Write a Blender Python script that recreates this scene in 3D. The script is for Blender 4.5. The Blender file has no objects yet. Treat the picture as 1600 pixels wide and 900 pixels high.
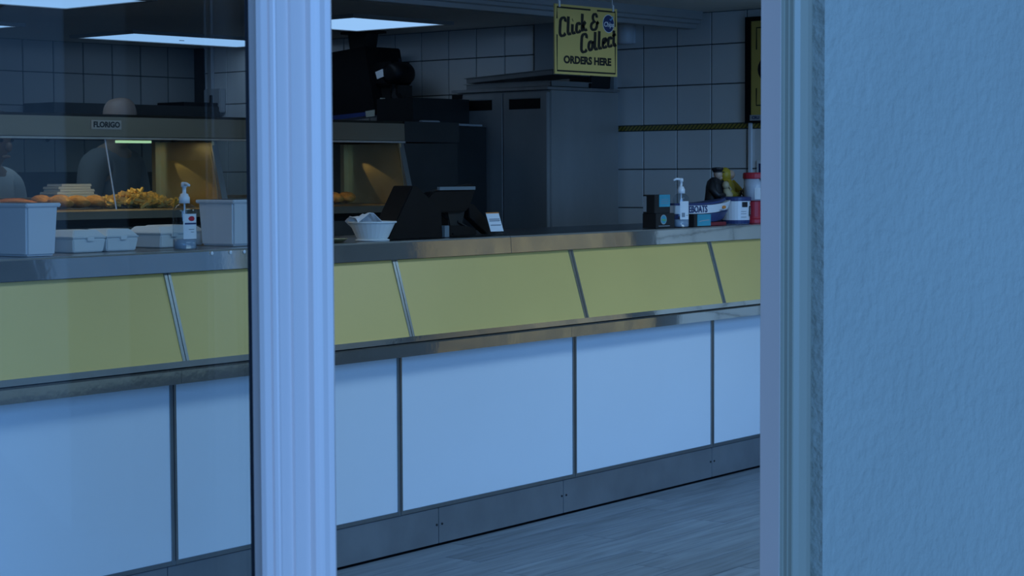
import bpy, bmesh, math, random
from mathutils import Vector, Matrix
random.seed(7)
PI = math.pi
S = bpy.context.scene
COL = S.collection

# ------------------------------------------------------------------ camera
# room axes: X runs along the fryer range (to the right and away), Y into the shop, Z up, shop floor z = 0
CAM_Z = 1.30
AXIS = math.radians(41.615)          # angle between the view and the X axis
PITCH = math.radians(3.2667)
ROLL = math.radians(-0.2687)
DC = math.radians(41.615 - 36.572)   # the counter stands a little askew in the room
cam = bpy.data.cameras.new('camera')
cam.sensor_width = 36.0
cam.lens = 3100.0 / 1600.0 * 36.0
cam.clip_start = 0.05
cam.dof.use_dof = True
cam.dof.focus_distance = 6.8
cam.dof.aperture_fstop = 22
camo = bpy.data.objects.new('camera', cam)
COL.objects.link(camo)
fwd = Vector((math.cos(AXIS) * math.cos(PITCH), math.sin(AXIS) * math.cos(PITCH), -math.sin(PITCH)))
rgt = Vector((math.sin(AXIS), -math.cos(AXIS), 0))
up = rgt.cross(fwd)
c_, s_ = math.cos(ROLL), math.sin(ROLL)
rgt2 = rgt * c_ + up * s_
up2 = up * c_ - rgt * s_
m = Matrix((rgt2, up2, -fwd)).transposed().to_4x4()
m.translation = Vector((0, 0, CAM_Z))
camo.matrix_world = m
S.camera = camo

# ------------------------------------------------------------------ light and exposure
S.view_settings.view_transform = 'Standard'
S.view_settings.look = 'None'
S.view_settings.gamma = 1.0
S.view_settings.use_curve_mapping = False
S.view_settings.exposure = 0.0
W = bpy.data.worlds.new('sky')
S.world = W
W.use_nodes = True
nt = W.node_tree
bg = nt.nodes['Background']
bg.inputs['Color'].default_value = (0.21, 0.47, 1.0, 1)
bg.inputs['Strength'].default_value = 0.28
sun = bpy.data.lights.new('daylight', 'SUN')
sun.energy = 2.6
sun.angle = math.radians(44)
sun.color = (0.17, 0.44, 1.0)
suno = bpy.data.objects.new('daylight', sun)
COL.objects.link(suno)
SUN_FROM = Vector((-0.36, -0.90, 0.265))
suno.rotation_euler = SUN_FROM.to_track_quat('Z', 'Y').to_euler()

# ------------------------------------------------------------------ materials
MATS = {}
def mat(name, col, rough=0.5, metal=0.0, var=0.0, scale=6.0, bump=0.0, bscale=60.0, stretch=None, spec=0.5, coat=0.0):
    if name in MATS: return MATS[name]
    m = bpy.data.materials.new(name); m.use_nodes = True
    n = m.node_tree.nodes; l = m.node_tree.links
    b = n['Principled BSDF']
    b.inputs['Roughness'].default_value = rough
    b.inputs['Metallic'].default_value = metal
    b.inputs['Specular IOR Level'].default_value = spec
    b.inputs['Coat Weight'].default_value = coat
    tc = n.new('ShaderNodeTexCoord'); mp = n.new('ShaderNodeMapping')
    l.new(tc.outputs['Object'], mp.inputs['Vector'])
    if stretch: mp.inputs['Scale'].default_value = stretch
    nz = n.new('ShaderNodeTexNoise'); nz.inputs['Scale'].default_value = scale; nz.inputs['Detail'].default_value = 5
    l.new(mp.outputs['Vector'], nz.inputs['Vector'])
    rp = n.new('ShaderNodeValToRGB')
    rp.color_ramp.elements[0].position = 0.3; rp.color_ramp.elements[1].position = 0.7
    rp.color_ramp.elements[0].color = tuple(max(0, c * (1 - var)) for c in col[:3]) + (1,)
    rp.color_ramp.elements[1].color = tuple(min(1, c * (1 + var)) for c in col[:3]) + (1,)
    l.new(nz.outputs['Fac'], rp.inputs['Fac']); l.new(rp.outputs['Color'], b.inputs['Base Color'])
    if bump:
        n2 = n.new('ShaderNodeTexNoise'); n2.inputs['Scale'].default_value = bscale; n2.inputs['Detail'].default_value = 4
        l.new(mp.outputs['Vector'], n2.inputs['Vector'])
        bp = n.new('ShaderNodeBump'); bp.inputs['Strength'].default_value = bump; bp.inputs['Distance'].default_value = 0.01
        l.new(n2.outputs['Fac'], bp.inputs['Height']); l.new(bp.outputs['Normal'], b.inputs['Normal'])
    MATS[name] = m
    return m
def emit(name, col, strength):
    m = bpy.data.materials.new(name); m.use_nodes = True
    n = m.node_tree.nodes; n.clear()
    o = n.new('ShaderNodeOutputMaterial'); e = n.new('ShaderNodeEmission')
    e.inputs['Color'].default_value = (*col, 1); e.inputs['Strength'].default_value = strength
    m.node_tree.links.new(e.outputs[0], o.inputs[0]); MATS[name] = m
    return m
def pane(name, tint=(1, 1, 1), ior=1.45, rough=0.0):
    m = bpy.data.materials.new(name); m.use_nodes = True
    n = m.node_tree.nodes; n.clear(); l = m.node_tree.links
    o = n.new('ShaderNodeOutputMaterial'); mx = n.new('ShaderNodeMixShader'); lw = n.new('ShaderNodeLayerWeight'); lw.inputs[0].default_value = 0.5
    pw = n.new('ShaderNodeMath'); pw.operation = 'POWER'; pw.inputs[1].default_value = 5.0
    f0 = ((ior-1)/(ior+1))**2
    ma = n.new('ShaderNodeMath'); ma.operation = 'MULTIPLY_ADD'; ma.inputs[1].default_value = 1-f0; ma.inputs[2].default_value = f0
    tr = n.new('ShaderNodeBsdfTransparent'); gl = n.new('ShaderNodeBsdfGlossy')
    tr.inputs['Color'].default_value = (*tint, 1); gl.inputs['Roughness'].default_value = rough
    l.new(lw.outputs['Facing'], pw.inputs[0]); l.new(pw.outputs[0], ma.inputs[0])
    l.new(ma.outputs[0], mx.inputs[0]); l.new(tr.outputs[0], mx.inputs[1]); l.new(gl.outputs[0], mx.inputs[2]); l.new(mx.outputs[0], o.inputs[0])
    MATS[name] = m
    return m

M_white = mat('white_laminate', (0.80, 0.82, 0.84), 0.35, var=0.015, scale=2)
M_yellow = mat('yellow_laminate', (0.80, 0.55, 0.17), 0.4, var=0.03, scale=2)
M_steel = mat('brushed_steel', (0.50, 0.50, 0.50), 0.32, 1.0, var=0.08, scale=30, stretch=(1, 1, 0.05))
M_mirror = mat('polished_steel', (0.80, 0.76, 0.70), 0.06, 0.88, var=0.05, scale=5, bump=0.05, bscale=7)
M_kick = mat('scuffed_steel', (0.34, 0.36, 0.38), 0.42, 0.75, var=0.14, scale=5, bump=0.03, bscale=20)
M_trim = mat('grey_aluminium', (0.34, 0.36, 0.37), 0.35, 0.9, var=0.05, scale=12)
M_dark = mat('matt_near_black', (0.02, 0.02, 0.022), 0.7, var=0.1)  # near-black for joints, counter body, screws and the fly
M_black = mat('black_plastic', (0.005, 0.005, 0.006), 0.45, var=0.15, scale=14, spec=0.2)
M_blackmetal = mat('black_painted_metal', (0.012, 0.013, 0.013), 0.5, 0.0, var=0.15, scale=10)
M_darksteel = mat('dark_range_panel', (0.030, 0.032, 0.032), 0.45, 0.3, var=0.1, scale=6)
M_hood = mat('hood_steel', (0.27, 0.245, 0.20), 0.38, 1.0, var=0.06, scale=10, stretch=(0.2, 1, 1))
M_brass = mat('heated_steel_lining', (0.62, 0.52, 0.32), 0.33, 0.85, var=0.10, scale=7)
M_fridge = mat('cabinet_steel', (0.42, 0.41, 0.39), 0.34, 0.45, var=0.12, scale=4, stretch=(1, 1, 0.4))
M_ceil = mat('ceiling_board', (0.80, 0.78, 0.72), 0.9, var=0.03, scale=2)
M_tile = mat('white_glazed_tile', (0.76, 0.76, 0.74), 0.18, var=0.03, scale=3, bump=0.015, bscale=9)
M_grout = mat('dark_grout', (0.06, 0.065, 0.07), 0.9, var=0.1)
M_plain = mat('painted_plaster', (0.40, 0.41, 0.41), 0.7, var=0.03)
M_inner = mat('inner_wall_paint', (0.35, 0.36, 0.37), 0.8, var=0.03)
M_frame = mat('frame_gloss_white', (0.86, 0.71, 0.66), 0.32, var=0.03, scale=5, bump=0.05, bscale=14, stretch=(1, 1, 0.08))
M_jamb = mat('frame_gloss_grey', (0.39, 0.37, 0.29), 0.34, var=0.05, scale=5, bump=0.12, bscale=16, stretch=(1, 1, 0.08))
M_gasket = mat('rubber_gasket', (0.03, 0.033, 0.045), 0.6)
M_render = mat('exterior_render', (0.44, 0.45, 0.39), 0.75, var=0.04, scale=3, bump=0.6, bscale=42)
M_pave = mat('pavement_slab', (0.42, 0.43, 0.46), 0.85, var=0.12, scale=3)
M_foam = mat('foam_white', (0.72, 0.74, 0.72), 0.6, var=0.02)
M_tub = mat('tub_plastic', (0.62, 0.64, 0.66), 0.35, var=0.02)
M_pump = mat('pump_white', (0.85, 0.86, 0.88), 0.3)
M_paper = mat('paper_white', (0.80, 0.81, 0.82), 0.7, var=0.02)
M_teal = mat('teal_card', (0.05, 0.32, 0.42), 0.5, var=0.1, scale=20)
M_blackcard = mat('black_card', (0.012, 0.014, 0.016), 0.5, var=0.2)
M_navy = mat('navy_plastic', (0.03, 0.05, 0.16), 0.4, var=0.05)
M_red = mat('red_plastic', (0.55, 0.03, 0.05), 0.4, var=0.05)
M_darkred = mat('dark_red_plastic', (0.22, 0.02, 0.03), 0.4, var=0.05)
M_orange = mat('orange_print', (0.75, 0.25, 0.05), 0.5)
M_signyel = mat('sign_yellow', (0.78, 0.56, 0.17), 0.5, var=0.02)
M_postyel = mat('poster_yellow', (0.62, 0.44, 0.10), 0.5, var=0.05)
M_ink = mat('black_ink', (0.012, 0.011, 0.010), 0.5)
M_blueink = mat('blue_ink', (0.02, 0.04, 0.14), 0.5)
M_greyink = mat('grey_ink', (0.25, 0.27, 0.30), 0.6)
M_plate = mat('nameplate_cream', (0.55, 0.50, 0.40), 0.5, var=0.03)
M_batter = mat('golden_batter', (0.62, 0.28, 0.05), 0.55, var=0.35, scale=40, bump=0.6, bscale=80)
M_chip = mat('fried_chips', (0.72, 0.47, 0.12), 0.5, var=0.2, scale=60)
M_sausage = mat('battered_sausage', (0.60, 0.18, 0.03), 0.4, var=0.25, scale=40)
M_skin = mat('skin', (0.52, 0.36, 0.27), 0.5, var=0.05, scale=12)
M_shirtgrey = mat('grey_coat_cloth', (0.30, 0.31, 0.32), 0.85, var=0.06, bump=0.15, bscale=14)
M_shirtwhite = mat('white_coat_cloth', (0.88, 0.88, 0.86), 0.85, var=0.04, bump=0.15, bscale=14)
M_trouser = mat('dark_trousers', (0.03, 0.03, 0.035), 0.85, var=0.1)
M_hair = mat('dark_hair', (0.03, 0.02, 0.015), 0.6, var=0.3, scale=60)
M_bluelight = mat('blue_strip', (0.03, 0.06, 0.26), 0.4)
M_sticker = mat('pale_sticker', (0.55, 0.58, 0.50), 0.6)
M_gold = mat('gold_dish', (0.50, 0.42, 0.22), 0.35, 0.6)
M_yelcoat = mat('yellow_oilskin', (0.52, 0.36, 0.03), 0.5, var=0.1)
M_blackcoat = mat('black_coat_paint', (0.014, 0.014, 0.017), 0.5, var=0.1)
M_figskin = mat('figurine_skin', (0.55, 0.38, 0.28), 0.5, var=0.05)
M_screenlip = mat('pale_bezel', (0.16, 0.20, 0.22), 0.4)
M_border = bpy.data.materials.new('patterned_border_tile'); MATS['patterned_border_tile'] = M_border
def make_border():
    m = M_border; m.use_nodes = True
    n = m.node_tree.nodes; l = m.node_tree.links; b = n['Principled BSDF']
    tc = n.new('ShaderNodeTexCoord'); w = n.new('ShaderNodeTexWave'); w.wave_type = 'BANDS'; w.bands_direction = 'DIAGONAL'
    w.inputs['Scale'].default_value = 26; w.inputs['Distortion'].default_value = 1.5
    rp = n.new('ShaderNodeValToRGB'); rp.color_ramp.interpolation = 'CONSTANT'
    rp.color_ramp.elements[0].color = (0.09, 0.075, 0.02, 1); rp.color_ramp.elements[1].color = (0.34, 0.26, 0.05, 1); rp.color_ramp.elements[1].position = 0.4
    l.new(tc.outputs['Object'], w.inputs['Vector']); l.new(w.outputs['Fac'], rp.inputs['Fac']); l.new(rp.outputs['Color'], b.inputs['Base Color'])
    b.inputs['Roughness'].default_value = 0.3
make_border()
M_plank = bpy.data.materials.new('grey_oak_plank'); MATS['grey_oak_plank'] = M_plank
def make_plank():
    m = M_plank; m.use_nodes = True
    n = m.node_tree.nodes; l = m.node_tree.links; b = n['Principled BSDF']
    tc = n.new('ShaderNodeTexCoord'); mp = n.new('ShaderNodeMapping'); mp.inputs['Scale'].default_value = (1.2, 14, 1)
    oi = n.new('ShaderNodeObjectInfo'); ad = n.new('ShaderNodeVectorMath'); ad.operation = 'ADD'
    mul = n.new('ShaderNodeVectorMath'); mul.operation = 'SCALE'; mul.inputs['Scale'].default_value = 37.0
    cb = n.new('ShaderNodeCombineXYZ')
    for k in range(3): l.new(oi.outputs['Random'], cb.inputs[k])
    l.new(cb.outputs[0], mul.inputs[0]); l.new(tc.outputs['Object'], ad.inputs[0]); l.new(mul.outputs[0], ad.inputs[1]); l.new(ad.outputs[0], mp.inputs['Vector'])
    nz = n.new('ShaderNodeTexNoise'); nz.inputs['Scale'].default_value = 2.5; nz.inputs['Detail'].default_value = 8; nz.inputs['Distortion'].default_value = 0.6
    l.new(mp.outputs[0], nz.inputs['Vector'])
    rp = n.new('ShaderNodeValToRGB'); rp.color_ramp.elements[0].position = 0.3; rp.color_ramp.elements[1].position = 0.72
    rp.color_ramp.elements[0].color = (0.145, 0.17, 0.195, 1); rp.color_ramp.elements[1].color = (0.25, 0.295, 0.345, 1)
    l.new(nz.outputs['Fac'], rp.inputs['Fac'])
    mr = n.new('ShaderNodeMapRange'); mr.inputs[3].default_value = 0.86; mr.inputs[4].default_value = 1.1
    l.new(oi.outputs['Random'], mr.inputs[0])
    mx = n.new('ShaderNodeVectorMath'); mx.operation = 'SCALE'
    l.new(rp.outputs['Color'], mx.inputs[0]); l.new(mr.outputs[0], mx.inputs['Scale']); l.new(mx.outputs[0], b.inputs['Base Color'])
    b.inputs['Roughness'].default_value = 0.5
    bp = n.new('ShaderNodeBump'); bp.inputs['Strength'].default_value = 0.08; l.new(nz.outputs['Fac'], bp.inputs['Height']); l.new(bp.outputs[0], b.inputs['Normal'])
make_plank()
M_glass = pane('window_glass', (0.93, 0.965, 0.98), 1.5)
M_rangeglass = pane('range_glass', (0.88, 0.90, 0.86), 1.5)
M_bottle = pane('clear_bottle', (0.86, 0.91, 0.95), 1.6, 0.03)
M_gel = mat('clear_gel', (0.36, 0.42, 0.48), 0.15, var=0.03)
M_acrylic = pane('acrylic', (0.92, 0.94, 0.95), 1.5)
M_panel = emit('ceiling_panel_glow', (0.33, 0.60, 1.0), 0.92)
M_tubelamp = emit('tube_glow', (0.62, 1.0, 0.62), 0.9)

# ------------------------------------------------------------------ mesh helpers
class MB:
    def __init__(s): s.v = []; s.f = []
    def add(s, vs, fs):
        o = len(s.v); s.v += [tuple(p) for p in vs]; s.f += [tuple(i + o for i in f) for f in fs]; return s
    def box(s, x0, x1, y0, y1, z0, z1):
        return s.add([(x0,y0,z0),(x1,y0,z0),(x1,y1,z0),(x0,y1,z0),(x0,y0,z1),(x1,y0,z1),(x1,y1,z1),(x0,y1,z1)],
                     [(0,3,2,1),(4,5,6,7),(0,1,5,4),(1,2,6,5),(2,3,7,6),(3,0,4,7)])
    def prism(s, prof, a, b, axis='x'):
        # prof is a closed 2D loop: axis x -> (y,z), axis z -> (x,y), axis y -> (x,z)
        n = len(prof)
        def P(p, t): return (t,p[0],p[1]) if axis == 'x' else ((p[0],p[1],t) if axis == 'z' else (p[0],t,p[1]))
        vs = [P(p, a) for p in prof] + [P(p, b) for p in prof]
        fs = [tuple(range(n))[::-1], tuple(range(n, 2*n))] + [(i, (i+1) % n, n+(i+1) % n, n+i) for i in range(n)]
        return s.add(vs, fs)
    def frustum(s, w0, d0, z0, w1, d1, z1, cx=0, cy=0):
        a = [(cx+i*w0/2, cy+j*d0/2, z0) for i, j in ((-1,-1),(1,-1),(1,1),(-1,1))] + [(cx+i*w1/2, cy+j*d1/2, z1) for i, j in ((-1,-1),(1,-1),(1,1),(-1,1))]
        return s.add(a, [(3,2,1,0),(4,5,6,7),(0,1,5,4),(1,2,6,5),(2,3,7,6),(3,0,4,7)])
    def lathe(s, prof, cx=0, cy=0, n=24, sx=1, sy=1):
        vs = []; k = len(prof)
        for r, z in prof:
            for i in range(n):
                a = 2*PI*i/n; vs.append((cx+r*sx*math.cos(a), cy+r*sy*math.sin(a), z))
        fs = [(j*n+i, j*n+(i+1) % n, (j+1)*n+(i+1) % n, (j+1)*n+i) for j in range(k-1) for i in range(n)]
        fs.append(tuple(range(n))[::-1]); fs.append(tuple((k-1)*n+i for i in range(n)))
        return s.add(vs, fs)
    def tube(s, path, r, n=8):
        path = [Vector(p) for p in path]; k = len(path); vs = []
        rr = r if isinstance(r, (list, tuple)) else [r]*k
        for j, p in enumerate(path):
            t = (path[min(j+1, k-1)] - path[max(j-1, 0)]).normalized()
            ref = Vector((0,0,1)) if abs(t.z) < 0.9 else Vector((1,0,0))
            a = t.cross(ref).normalized(); b = t.cross(a)
            for i in range(n):
                an = 2*PI*i/n; vs.append(p + a*math.cos(an)*rr[j] + b*math.sin(an)*rr[j])
        fs = [(j*n+i, j*n+(i+1) % n, (j+1)*n+(i+1) % n, (j+1)*n+i) for j in range(k-1) for i in range(n)]
        fs.append(tuple(range(n))[::-1]); fs.append(tuple((k-1)*n+i for i in range(n)))
        return s.add(vs, fs)
    def ball(s, c, r, nu=14, nv=9, jit=0):
        if not isinstance(r, (list, tuple)): r = (r, r, r)
        vs = [(c[0], c[1], c[2]-r[2])]
        for j in range(1, nv):
            p = -PI/2 + PI*j/nv
            for i in range(nu):
                a = 2*PI*i/nu; q = 1 + random.uniform(-jit, jit)
                vs.append((c[0]+r[0]*q*math.cos(p)*math.cos(a), c[1]+r[1]*q*math.cos(p)*math.sin(a), c[2]+r[2]*q*math.sin(p)))
        vs.append((c[0], c[1], c[2]+r[2])); L = len(vs)-1
        fs = [(0, 1+(i+1) % nu, 1+i) for i in range(nu)]
        fs += [(1+j*nu+i, 1+j*nu+(i+1) % nu, 1+(j+1)*nu+(i+1) % nu, 1+(j+1)*nu+i) for j in range(nv-2) for i in range(nu)]
        fs += [(L, 1+(nv-2)*nu+i, 1+(nv-2)*nu+(i+1) % nu) for i in range(nu)]
        return s.add(vs, fs)
    def ribbon(s, pts, w, thick=0.0006, y=0.0):
        # flat stroke in the local XZ plane, facing -Y
        n = len(pts); ww = w if isinstance(w, (list, tuple)) else [w]*n
        L = []; Rr = []
        for i in range(n):
            a = pts[max(i-1, 0)]; b = pts[min(i+1, n-1)]
            dx, dz = b[0]-a[0], b[1]-a[1]; d = math.hypot(dx, dz) or 1
            nx, nz = -dz/d, dx/d
            L.append((pts[i][0]+nx*ww[i]/2, pts[i][1]+nz*ww[i]/2)); Rr.append((pts[i][0]-nx*ww[i]/2, pts[i][1]-nz*ww[i]/2))
        vs = [(p[0], y-thick, p[1]) for p in L] + [(p[0], y-thick, p[1]) for p in Rr] + [(p[0], y, p[1]) for p in L] + [(p[0], y, p[1]) for p in Rr]
        fs = []
        for i in range(n-1):
            fs += [(n+i, n+i+1, i+1, i), (i, i+1, 2*n+i+1, 2*n+i), (n+i, 3*n+i, 3*n+i+1, n+i+1)]
        return s.add(vs, fs)
    def xf(s, mtx):
        s.v = [tuple(mtx @ Vector(p)) for p in s.v]; return s
    def build(s, name, material, parent=None, smooth=False, bevel=0.0, loc=None, kind=None):
        me = bpy.data.meshes.new(name); me.from_pydata(s.v, [], s.f); me.update()
        bm = bmesh.new(); bm.from_mesh(me)
        bmesh.ops.recalc_face_normals(bm, faces=bm.faces)
        if bevel: bmesh.ops.bevel(bm, geom=[e for e in bm.edges if len(e.link_faces) == 2 and e.calc_face_angle(0) > 0.5], offset=bevel, segments=2, affect='EDGES', clamp_overlap=True)
        bm.to_mesh(me); bm.free()
        if smooth:
            for p in me.polygons: p.use_smooth = True
        if material: me.materials.append(material)
        return link(name, me, parent, loc, kind)
def link(name, me, parent=None, loc=None, kind=None):
    o = bpy.data.objects.new(name, me); COL.objects.link(o)
    if parent: o.parent = parent
    if loc: o.location = loc
    if kind: o['kind'] = kind
    return o
def tag(o, label, cat, group=None):
    o['label'] = label; o['category'] = cat
    if group: o['group'] = group
    return o
def thing(name, label, cat, loc=(0,0,0), rz=0.0, group=None):
    o = bpy.data.objects.new(name, None); o.empty_display_size = 0.05; COL.objects.link(o)
    o.location = loc; o.rotation_euler = (0, 0, rz)
    return tag(o, label, cat, group)
def cpos(cu, cv, z=0.0):
    return (cu*math.cos(DC)-cv*math.sin(DC), cu*math.sin(DC)+cv*math.cos(DC), z)
def text_mb(s, size, bold=0.0, thick=0.0006, shear=0.0, sx=1.0, align='CENTER'):
    # letters in the local XZ plane, facing -Y, centred on the origin
    cu = bpy.data.curves.new('t', 'FONT'); cu.body = s; cu.size = size; cu.offset = bold; cu.shear = shear
    cu.align_x = align; cu.align_y = 'CENTER'; cu.resolution_u = 3; cu.extrude = thick/2
    o = bpy.data.objects.new('t', cu); COL.objects.link(o)
    dg = bpy.context.evaluated_depsgraph_get(); me = bpy.data.meshes.new_from_object(o.evaluated_get(dg))
    mb = MB(); mb.add([(v.co.x*sx, -v.co.z-thick/2, v.co.y) for v in me.vertices], [tuple(p.vertices) for p in me.polygons])
    bpy.data.objects.remove(o); bpy.data.curves.remove(cu); bpy.data.meshes.remove(me)
    return mb
def T(x, y, z, rz=0.0): return Matrix.Translation((x, y, z)) @ Matrix.Rotation(rz, 4, 'Z')

# ------------------------------------------------------------------ the setting
CEIL = 2.115; UW = 8.2; VB = 10.0; UL = -1.5; VF = 1.72
MB().box(UL, UW, VF, VB, -0.06, -0.004).build('floor', M_dark, kind='structure')
floor = bpy.data.objects['floor']
PW, PL = 0.15, 1.22
pm = MB().box(0, PL-0.003, 0, PW-0.003, -0.004, 0.0)
plank_me = None
vplank = 4.33
for r in range(17):
    cv = vplank - PW*(r+1)
    off = random.uniform(0, PL)
    for k in range(7):
        cu = 1.4 + off - PL + k*PL
        p = cpos(cu, cv); q = cpos(cu+PL, cv); q2 = cpos(cu+PL, cv+PW)
        fit = 1.0 if q[0] < UW-0.005 else (UW-0.005-p[0])/(q[0]-p[0])
        if fit < 0.05 or p[0] < 0.3 or min(p[1], q[1]) < VF + 0.05: continue
        if plank_me is None:
            o = pm.build('plank', M_plank, floor); plank_me = o.data
        else: o = link('plank', plank_me, floor)
        o.location = p; o.rotation_euler = (0, 0, DC); o.scale = (fit, 1, 1)
def wallbox(name, m, *b):
    return MB().box(*b).build(name, m, kind='structure')
ceiling = wallbox('ceiling', M_ceil, UL, UW+0.2, VF+0.02, VB+0.2, CEIL, CEIL+0.1)
wall_right = wallbox('wall_right', M_grout, UW, UW+0.2, VF+0.2, VB, -0.06, CEIL)
wall_back = wallbox('wall_back', M_grout, UL, UW+0.2, VB, VB+0.2, -0.06, CEIL)
wallbox('wall_left', M_inner, UL-0.2, UL, VF, VB+0.2, -0.06, CEIL)
# tiles: each a part of its wall
TW, TH = 0.2165, 0.20
def tile_mesh(w, h):
    return MB().add([(-0.006,0.002,0.002),(-0.006,w-0.002,0.002),(-0.006,w-0.002,h-0.002),(-0.006,0.002,h-0.002),
                     (0,0,0),(0,w,0),(0,w,h),(0,0,h)], [(0,3,2,1),(0,1,5,4),(1,2,6,5),(2,3,7,6),(3,0,4,7)])
def tile_run(parent, place, n0, n1, a0, rows, skip=None, w=TW, m=M_tile):
    cache = {}
    for k in range(n0, n1):
        for z0, z1 in rows:
            a = a0 + k*w
            if skip and skip(a, z0): continue
            key = round(z1-z0, 4)
            if key not in cache:
                o = tile_mesh(w-0.0065, key-0.004).build('tile', m, parent); cache[key] = o.data
            else: o = link('tile', cache[key], parent)
            place(o, a, z0)
rows = [(0.925,1.125),(1.125,1.325),(1.325,1.525),(1.552,1.752),(1.752,1.952),(1.952,CEIL)]
def place_r(o, a, z): o.location = (UW, a+0.002, z+0.002)
tile_run(wall_right, place_r, -8, 4, 5.712, [(0.125+0.2*q, 0.325+0.2*q) for q in range(4)] + rows)                      # in front of the pilaster
tile_run(wall_right, place_r, 0, 13, 7.113-0.0, rows, w=0.2135)        # behind it
bt = None
for k in range(-8, 4):
    if bt is None:
        o = MB().box(-0.007, 0, 0.002, TW-0.002, 0.002, 0.025).build('border_tile', M_border, wall_right); bt = o.data
    else: o = link('border_tile', bt, wall_right)
    o.location = (UW, 5.712+k*TW, 1.525)
def place_b(o, a, z): o.location = (a+0.002, VB, z+0.002); o.rotation_euler = (0, 0, PI/2)
def place_b2(o, a, z): o.location = (a+TW-0.002, VB, z+0.002); o.rotation_euler = (0, 0, PI/2)
tile_run(wall_back, place_b2, 0, 20, UW-20*TW, [(1.325,1.525),(1.525,1.725),(1.725,1.925),(1.925,CEIL)], m=mat('shaded_white_tile', (0.34, 0.33, 0.31), 0.25, var=0.04, scale=3))  # white tiles out of the light, their shade put into a darker colour
wallbox('trim_1', M_plain, UW-0.03, UW, 6.535, 7.085, 0.0, CEIL)       # plain pilaster between the two tiled stretches
# moulded ceiling strip
MB().prism([(5.94,CEIL),(5.94,2.075),(5.955,2.07),(5.955,2.055),(5.975,2.05),(5.98,2.03),(6.04,2.03),(6.045,2.05),(6.06,2.055),(6.06,CEIL)], 3.0, UW-0.06, 'x').build('trim_2', M_plain, kind='structure')

dw = MB().box(UW-0.03, UW, 2.55, 3.85, 0.0, 2.03).build('door_added', mat('added_orange_oak', (0.70, 0.34, 0.10), 0.4, var=0.55, scale=5, stretch=(1, 5, 0.8)), kind='structure')  # added unseen door, put in for orange reflections in the counter edge
for a, b in ((2.62, 3.15), (3.25, 3.78)):
    for z0, z1 in ((0.15, 0.95), (1.1, 1.9)): MB().box(UW-0.04, UW-0.03, a, b, z0, z1).build('added_door_panel', MATS['added_orange_oak'], dw, bevel=0.004)
MB().box(UW-0.07, UW-0.03, 3.19, 3.21, 0.98, 1.1).build('added_door_handle', M_steel, dw, bevel=0.003)
# facade: pier of rendered wall, window, door frame
GZ = -0.15
wall_front = MB().prism([(2.660,VF-0.014),(3.42,VF-0.014),(3.42,VF+0.2),(2.90,VF+0.2),(2.70,VF+0.055),(2.660,VF+0.055)], GZ, 2.7, 'z').build('wall_front', M_render, kind='structure')
wallbox('wall_front_head', M_render, UL-0.2, UW+0.2, VF-0.014, VF+0.2, 2.25, 3.2)
wallbox('wall_front_end', M_render, 7.6, UW+0.2, VF-0.014, VF+0.2, GZ, 2.25)
wallbox('wall_front_start', M_render, UL-0.2, -0.95, VF-0.014, VF+0.2, GZ, 2.25)
wallbox('wall_front_apron', M_render, -0.95, 1.50, VF-0.01, VF+0.18, GZ, 0.10)
wallbox('wall_front_stall', M_render, 3.42, 7.6, VF-0.01, VF+0.18, GZ, 0.10)
wallbox('trim_3', M_frame, -0.95, 2.660, VF-0.02, VF+0.06, 2.12, 2.25)
wallbox('trim_4', M_frame, 1.62, 2.660, VF-0.03, VF+0.18, GZ, 0.0)
# mullion between window and doorway: stacked mouldings
def mull(u0, prof, name, m):
    return MB().prism([(u0+a, VF+b) for a, b in prof], 0.0, 2.15, 'z').build(name, m, kind='structure')
M0 = 1.0
mull(0.0, [(1.570,0.075),(1.570,0.053),(1.536,0.052),(1.533,0.046),(1.522,0.036),(1.514,0.028),(1.511,0.012),(1.506,0.006),(1.508,0.0),(1.517,-0.001),(1.5185,0.003),(1.520,-0.002),(1.525,-0.002),(1.527,0.002),(1.530,0.0),(1.533,0.001),(1.535,0.009),
          (1.557,0.009),(1.558,0.005),(1.562,0.005),(1.564,0.016),(1.591,0.016),(1.593,0.009),(1.597,0.006),(1.599,0.009),(1.605,0.006),(1.613,0.006),(1.615,0.009),(1.622,0.006),(1.6275,0.010),(1.6275,0.075)], 'trim_5', M_frame)
MB().box(1.522, 1.533, VF+0.036, VF+0.0438, 0.1, 2.12).build('trim_6', M_gasket, kind='structure')
M0 = 1.540
# right jamb of the doorway
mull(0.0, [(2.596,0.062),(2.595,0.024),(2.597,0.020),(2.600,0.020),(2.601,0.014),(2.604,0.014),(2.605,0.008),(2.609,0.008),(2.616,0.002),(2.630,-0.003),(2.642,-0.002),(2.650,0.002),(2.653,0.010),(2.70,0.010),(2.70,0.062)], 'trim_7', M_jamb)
MB().box(2.5942, 2.5965, VF+0.024, VF+0.0605, 0.0, 2.15).build('trim_light_stand_in', M_frame, kind='structure')  # strip in lighter paint, standing in for brighter light on this jamb face
# window glazing
win = MB().box(-0.95, M0+0.002, VF+0.044, VF+0.050, 0.1, 2.12).build('window_1', M_glass, kind='structure')
wf = MB()
wf.box(-0.95, -0.88, VF, VF+0.075, 0.1, 2.12); wf.box(-0.88, M0, VF, VF+0.075, 0.1, 0.16)
wf.build('window_frame', M_frame, win)
win2 = MB().box(3.45, 7.56, VF+0.044, VF+0.050, 0.1, 2.12).build('window_2', M_glass, kind='structure')
wf = MB()
wf.box(3.42, 3.47, VF, VF+0.075, 0.1, 2.12); wf.box(7.54, 7.6, VF, VF+0.075, 0.1, 2.12); wf.box(3.47, 7.54, VF, VF+0.075, 0.1, 0.16); wf.box(3.47, 7.54, VF, VF+0.075, 2.06, 2.25)
wf.build('window_frame', M_frame, win2)
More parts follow.
